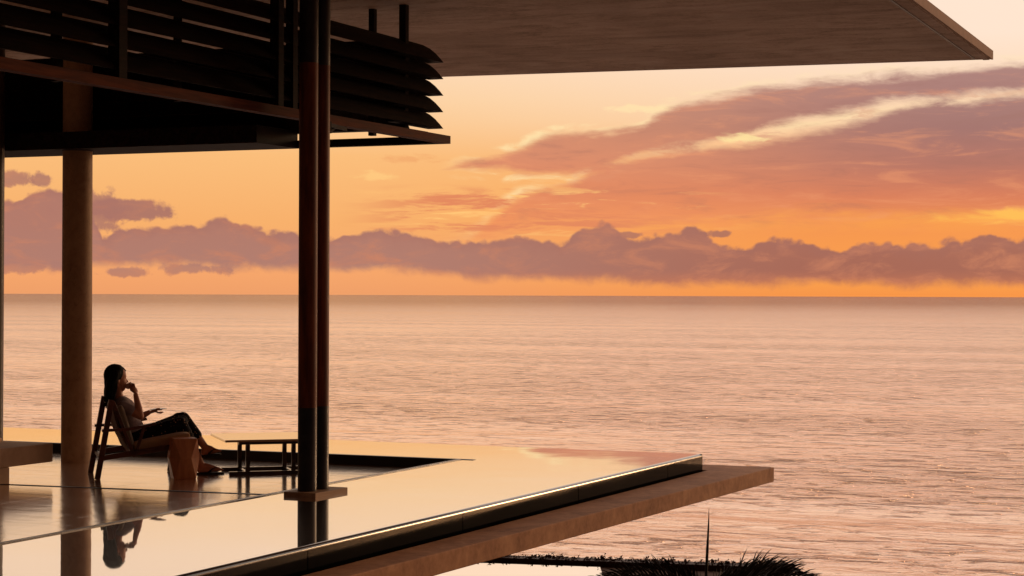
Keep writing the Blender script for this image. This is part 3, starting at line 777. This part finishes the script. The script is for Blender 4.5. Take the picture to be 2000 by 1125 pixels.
# right (near) arm lifted to the mouth
def finger(pts, r=.0085):
    chain(bm, [Vector(p) for p in pts], [r*1.08]+[r]*(len(pts)-2)+[r*.82], 8)
shR = L(240, 794, .19); elR = L(274, 813, .14); wrR = L(265, 771, .22)
chain(bm, [shR, shR.lerp(elR, .5), elR], [.05, .043, .034]); chain(bm, [elR, elR.lerp(wrR, .35), wrR], [.035, .036, .024])
cupc = L(250.5, 754, .345)
hR = L(262.0, 759, .285)
ax = (hR-wrR).normalized()
ell(bm, wrR.lerp(hR, .75), ax, .05, .022, .036, side=(.6, .6, 0))
kn = hR+ax*.015
grip = L(256.5, 754.5, .335)
for i in range(4):
    o_ = Vector((.0, -.022+.0145*i, .012-.014*i)); ln = (.9, 1.0, .95, .78)[i]
    k0 = kn + Vector((.006, -.02+.013*i, .006-.009*i)); k1 = k0 + Vector((-.004, .010, .030*ln)) ; k2 = k1+Vector((-.026*ln, .012, .006-.004*i)); k3 = k2+Vector((-.014*ln, .006, -.016))
    finger([wrR.lerp(hR, .8), k0, k1, k2, k3])
finger([wrR.lerp(hR, .45)+Vector((-.012, 0, 0)), hR+Vector((-.03, .012, -.016)), hR+Vector((-.036, .028, .010)), grip+Vector((-.004, -.002, .012))], .0095)
# left (far) arm holding the saucer
shL = L(240, 794, .53); elL = L(266, 818, .60); wrL = L(291, 805.5, .52); hL = L(301, 802.5, .47)
chain(bm, [shL, shL.lerp(elL, .5), elL], [.05, .043, .034]); chain(bm, [elL, elL.lerp(wrL, .35), wrL], [.035, .035, .024])
axl = (hL-wrL).normalized()
ell(bm, wrL.lerp(hL, .8), axl, .05, .017, .038, side=(0, 1, 0))
sau = L(309, 801.0, .46)
for i in range(4):
    b0 = hL+Vector((.01, -.028+.018*i, -.004)); ln = (.85, 1, .95, .75)[i]
    finger([wrL.lerp(hL, .7), b0, b0+Vector((.036*ln, 0, -.014)), b0+Vector((.06*ln, 0, -.016)), b0+Vector((.078*ln, 0, -.008))])
finger([wrL.lerp(hL, .4), hL+Vector((.0, -.03, .010)), hL+Vector((.025, -.035, .022)), hL+Vector((.05, -.03, .024))], .0095)
# legs
hpR = L(266, 861, .26); knR = L(352, 828, .24); anR = L(394, 903, .30); 
hpL = L(266, 861, .46); knL = L(357, 818, .40); anL = L(401, 874, .33)
anR.z = .085
chain(bm, [hpR, knR], [.085, .058]); chain(bm, [knR, knR.lerp(anR, .3), anR], [.055, .056, .034])
chain(bm, [hpL, knL], [.085, .058]); chain(bm, [knL, knL.lerp(anL, .3), anL], [.055, .056, .034])
def footm(an, heel, toe, ball, s=1):
    fw = (toe-heel).normalized(); sd = Vector((0, 1, 0))
    up = sd.cross(fw)*-1
    chain(bm, [an, heel], [.034, .030]); chain(bm, [an, an.lerp(ball, .55), ball], [.034, .034, .024]); chain(bm, [heel, ball], [.028, .026])
    for k, (off, ln, r) in enumerate(((-.026*s, .050, .013), (-.006*s, .046, .0095), (.009*s, .040, .009), (.023*s, .032, .0085), (.035*s, .024, .008))):
        b = ball+sd*off; finger([b-fw*.02, b+fw*ln*.5, b+fw*ln-up*.004], r)
    ell(bm, ball, fw, .04, .022, .042, side=(0, 1, 0))
flR = Vector((anR.x-.02, anR.y, .045)); baR = Vector((L(424, 921, .30).x, .30, .045)); toR = baR+Vector((.06, 0, 0))
footm(anR, flR, toR, baR)
flL = L(398, 884, .33); baL = L(420, 880.5, .33); toL = L(430, 881, .33)
footm(anL, flL, toL, baL)
body = remesh(obj('body', bm, 'skin', P), .0062, 3)
# clothes
bm = bmesh.new()
ell(bm, wai+tor*-.02, tor, .15, .108, .148); ell(bm, che, tor, .158, .116, .158); ell(bm, uch, tor, .102, .093, .172)
chain(bm, [nb+Vector((.002, 0, -.035)), uch], [.068, .08])
for s in (-.07, .07): ell(bm, bu+Vector((-.008, s, 0)), (1, 0, 0), .066, .07, .068)
chain(bm, [shR, shR.lerp(elR, .42)], [.058, .057]); chain(bm, [shL, shL.lerp(elL, .42)], [.058, .057])
ell(bm, L(268, 838, MS), (.3, 0, 1), .09, .06, .13)
remesh(obj('blouse', bm, 'blouse', P), .007, 3)
bm = bmesh.new()
ell(bm, pel, tor, .125, .13, .18)
hem_R = knR.lerp(anR, .55); hem_L = knL.lerp(anL, .58)
chain(bm, [hpR, hpR.lerp(knR, .5), knR, hem_R], [.10, .088, .069, .067]); chain(bm, [hpL, hpL.lerp(knL, .5), knL, hem_L], [.10, .088, .069, .060])
chain(bm, [hpR.lerp(knR, .1), knR.lerp(knL, .1)], [.08, .066]); chain(bm, [hpR.lerp(hpL, .5), knR.lerp(knL, .5)], [.10, .064])
ell(bm, knL+Vector((-.03, 0, .012)), (1, 0, -.2), .07, .05, .06)
remesh(obj('trousers', bm, 'pants', P), .0075, 4)
# hair: cap and long fall down the back
bm = bmesh.new()
ell(bm, HP(223.3, 732.5), (0, 0, 1), .110, .104, .090)
ell(bm, HP(217, 745), (0, 0, 1), .12, .068, .088)
chain(bm, [HP(231, 719.5), HP(239, 720.5), HP(246, 724.5)], [.040, .020, .006])
for s in (-.07, -.045, 0, .045, .07):
    chain(bm, [HP(224, 730, s), HP(216, 748, s*1.0), HP(213, 768, s*1.05), HP(212.5, 783, s*1.0), HP(214, 792, s*.8)], [.045, .05, .046, .036, .012], 10)
for s in (-.08, .08): chain(bm, [HP(229, 728, s*.85), HP(225.5, 742, s*1.0), HP(222, 760, s*1.0), HP(219, 778, s)], [.03, .02, .026, .018], 10)
hair = remesh(obj('hair', bm, 'hair', P), .0065, 2)
bm = bmesh.new()
for k in range(26):
    s_ = random.uniform(-.085, .085); x_ = random.uniform(-3, 2)
    pts_ = [HP(216+x_, 742, s_), HP(208.5+x_, 762+random.uniform(-3, 3), s_*1.1), HP(206.5+x_+random.uniform(-2, 2), 780, s_*1.1), HP(208+x_+random.uniform(-4, 4), 793+random.uniform(-4, 5), s_)]
    for a_, b_ in zip(pts_, pts_[1:]): cyl(bm, a_, b_, .0022, .0018, 5)
obj('strands', bm, 'hair', hair)
# sandals
def sandal(heel, toe, z_off, name='sandal', far=False):
    fw = (toe-heel).normalized(); sd = Vector((0, 1, 0)); up = fw.cross(sd); up = up if up.z > 0 else -up
    L_ = (toe-heel).length; bm = bmesh.new(); pts = []
    for k in range(28):
        a = k/28*2*math.pi; x = math.cos(a); y = math.sin(a)
        wd = .036+.009*x
        pts.append(heel+fw*(L_/2+x*(L_/2)) + sd*(y*wd) - up*z_off)
    prism(bm, pts, up*.018)
    c_ = heel+fw*L_*.62-up*z_off+up*.02
    for s in (-1, 1):
        pr = c_+fw*.055+up*.030
        q0 = c_-fw*.055+sd*s*.044
        for k in range(6):
            t0, t1_ = k/6, (k+1)/6
            f_ = lambda t: q0.lerp(pr, t)+up*math.sin(t*math.pi)*.028
            bar(bm, f_(t0), f_(t1_+.02), .030*(1-t0*.4), .006, up)
    obj(name, bm, 'sandal', P)
h_ = Vector((L(384, 925, .30).x, .30, .02)); t_ = Vector((L(438, 925, .30).x, .30, .02)); sandal(h_, t_, .02)
h_ = flL+Vector((-.03, 0, -.03)); t_ = L(432, 886, .33); sandal(h_, t_, .012)

cup = thing('cup', 'small china tea cup at the woman\'s lips in her raised hand', 'cup', ORG, RZ)
tilt = Vector((-.42, .0, .9)).normalized()
bm = bmesh.new()
lathe(bm, [(0, -.026), (.018, -.027), (.019, -.022), (.03, -.012), (.0385, .004), (.042, .025), (.0405, .025), (.037, .006), (.028, -.009), (0, -.018)], cupc, 32, tilt)
obj('bowl', bm, 'china', cup, True)
bm = bmesh.new(); hq = [cupc+Vector((.034, -.006, .018)), cupc+Vector((.054, -.012, .022)), cupc+Vector((.058, -.014, .004)), cupc+Vector((.036, -.008, -.006))]
chain(bm, hq, [.0035]*4, 8); obj('handle', bm, 'china', cup, True)
saucer = thing('saucer', 'thin china saucer held out in the woman\'s other hand', 'saucer', ORG, RZ)
bm = bmesh.new()
lathe(bm, [(0, 0), (.035, 0), (.038, .004), (.085, .014), (.0845, .017), (.036, .008), (0, .006)], sau+Vector((.0, 0, -.002)), 40, Vector((-.06, 0, 1)))
obj('plate', bm, 'saucer', saucer, True)

# ------------------------------------------------------------------ palm and hedge below
PD = 34.0
def PWp(px, py, dd=0.0):
    r = ray(px, py); return CAM + r*((PD+dd)/r.dot(FW))
pc = PWp(1386, 1150); palm = thing('palm_tree', 'young palm with dark arching feathery leaves and a tall unopened spear leaf', 'palm', (pc.x, pc.y, GZ))
bm = bmesh.new(); cyl(bm, (pc.x, pc.y, GZ), (pc.x+.02, pc.y, pc.z-.1), .19, .14, 20)
for k in range(60):
    a = random.uniform(0, 6.28); z = random.uniform(GZ, pc.z); rr_ = .17
    bar(bm, (pc.x+math.cos(a)*rr_*.8, pc.y+math.sin(a)*rr_*.8, z), (pc.x+math.cos(a)*rr_*1.3, pc.y+math.sin(a)*rr_*1.3, z+.14), .07, .012)
wobj('trunk', bm, 'trunk', palm)
bm = bmesh.new()
s0 = PWp(1378, 1150); s1 = PWp(1381.5, 1075); s2 = PWp(1384, 1022); s3 = PWp(1384.8, 991)
chain(bm, [s0, s1, s2, s3], [.028, .025, .013, .002], 8); wobj('spear_leaf', bm, 'palm', palm)
def blade(bm, p, d, ln, wd, droop, nrm, seg=6):
    """one drooping folded leaf segment"""
    prev = None; pos = Vector(p); d = Vector(d).normalized(); sd = d.cross(nrm).normalized()
    for k in range(seg+1):
        t = k/seg; ww_ = wd*(1-t)**.6*(.55+.45*min(1, t*5))+.001
        a = bm.verts.new(pos-sd*ww_/2); c_ = bm.verts.new(pos+nrm*ww_*.25); b = bm.verts.new(pos+sd*ww_/2)
        if prev: bm.faces.new((prev[0], prev[1], c_, a)); bm.faces.new((prev[1], prev[2], b, c_))
        prev = (a, c_, b)
        d = (d + Vector((0, 0, -1))*droop*t/seg*2.2 + Vector((random.uniform(-1, 1), random.uniform(-1, 1), random.uniform(-1, 1)))*.035).normalized()
        pos = pos + d*(ln/seg)
def fan(c_, direction, rad, n, spread, face, droop=.5, web=0):
    """fan leaf: petiole from the crown, blade segments spread about direction in the plane facing 'face'"""
    bm = bmesh.new(); direction = Vector(direction).normalized(); face = Vector(face).normalized()
    face = (face-direction*face.dot(direction)).normalized(); sd = direction.cross(face)
    cr = Vector((pc.x, pc.y, pc.z-.05))
    chain(bm, [cr, cr.lerp(c_, .5)+Vector((0, 0, .03)), c_], [.022, .018, .014], 6)
    for i in range(n):
        a = (i/(n-1)-.5)*spread + random.uniform(-.02, .02)
        d = direction*math.cos(a)+sd*math.sin(a)
        ln = rad*(1-.25*abs(a)/(spread/2))*random.uniform(.86, 1.1)
        blade(bm, c_+face*random.uniform(-.01, .01), d+face*random.uniform(-.10, .10), ln, .055, droop*random.uniform(.6, 1.5), face)
    # joined inner part of the fan, pleated
    pv = None
    for i in range(n+1):
        a = (i/n-.5)*spread; d = direction*math.cos(a)+sd*math.sin(a)
        v0 = bm.verts.new(c_); v1 = bm.verts.new(c_+d*rad*(.55 if web else .3)*(1-.25*abs(a)/(spread/2))+face*(.02 if i % 2 else -.02))
        if pv: bm.faces.new((pv[0], pv[1], v1))
        pv = (v0, v1)
    return wobj('frond', bm, 'palm', palm)
up = Vector((0, 0, 1)); tc_ = -FW
def frond(p0, p1, p2, n, ln, lean, droop, dd=0.0):
    """arching feather leaf: bezier midrib with many long leaflets rising from it and drooping at the tips"""
    P0, P1, P2 = PWp(*p0, dd), PWp(*p1, dd*1.4), PWp(*p2, dd*2)
    bz = lambda t: P0*(1-t)**2+P1*2*t*(1-t)+P2*t*t
    bm = bmesh.new(); pts = [bz(k/12) for k in range(13)]
    chain(bm, [Vector((pc.x, pc.y, pc.z-.15))]+pts, [.03]+[.022*(1-k/13)+.004 for k in range(13)], 6)
    for i in range(n):
        t = (i+.5)/n; p = bz(t); tn = (bz(min(1, t+.03))-bz(max(0, t-.03))).normalized()
        l_ = ln*(.45+.55*math.sin(math.pi*min(1, t*.85+.18)))*random.uniform(.68, 1.18)
        for sg in (-1, 1, 1):
            out = tc_*sg*random.uniform(.15, .7)
            d = tn*(lean+.5*t)+up*random.uniform(.75, 1.0)*(1-.45*t)+out
            blade(bm, p, d, l_, .040, droop*random.uniform(.4, 1.5), (tn.cross(d)).normalized(), 7)
        if i % 2: blade(bm, p, tn*.7-up*.6+tc_*random.uniform(-.5, .5), l_*.8, .045, .3, tc_, 5)
    return wobj('frond', bm, 'palm', palm)
frond((1395, 1150), (1470, 1112), (1588, 1134), 30, .66, .3, .85)
frond((1400, 1155), (1490, 1102), (1560, 1122), 24, .56, .2, 1.0, .5)
frond((1395, 1160), (1500, 1128), (1600, 1146), 26, .46, .5, .9, -.5)
frond((1372, 1150), (1290, 1106), (1160, 1134), 28, .52, .35, .6)
frond((1370, 1150), (1300, 1122), (1225, 1124), 20, .50, .1, .45, .6)
frond((1372, 1158), (1270, 1128), (1150, 1146), 26, .42, .6, .5, -.5)
frond((1385, 1160), (1420, 1138), (1455, 1140), 12, .42, .0, .4, .8)
frond((1378, 1160), (1350, 1140), (1320, 1138), 10, .40, .0, .4, .9)

# hedge beyond the lower pool: a strip of small leaf clumps
bm = bmesh.new(); nH = 9000; span = (H2-H1).length+6
for k in range(nH):
    t = random.random(); hgt = .17+.03*math.sin(t*60)+.04*math.sin(t*243+1)+.04*math.sin(t*631)
    base_ = H1-hd*6+hd*(t*span)+q*0
    z = random.random()**.7*max(.06, hgt)
    p_ = Vector((base_.x, base_.y+random.uniform(-.14, .45)+.0, GZ+z))
    sz = random.uniform(.02, .055)
    n_ = Vector((random.uniform(-1, 1), random.uniform(-1, 1), random.uniform(-1, 1))).normalized(); a_ = n_.orthogonal().normalized()*sz; b_ = n_.cross(a_)*.6
    bm.faces.new([bm.verts.new(p_-a_), bm.verts.new(p_+b_), bm.verts.new(p_+a_), bm.verts.new(p_-b_)])
cr_ = [H1-hd*6, H1-hd*6+hd*span]
prism(bm, [(cr_[0].x, cr_[0].y-.12, GZ), (cr_[1].x, cr_[1].y-.12, GZ), (cr_[1].x, cr_[1].y+.4, GZ), (cr_[0].x, cr_[0].y+.4, GZ)], (0, 0, .15))
tag(obj('hedge', bm, 'hedge'), 'low ragged dark hedge along the far side of the lower pool', 'hedge')
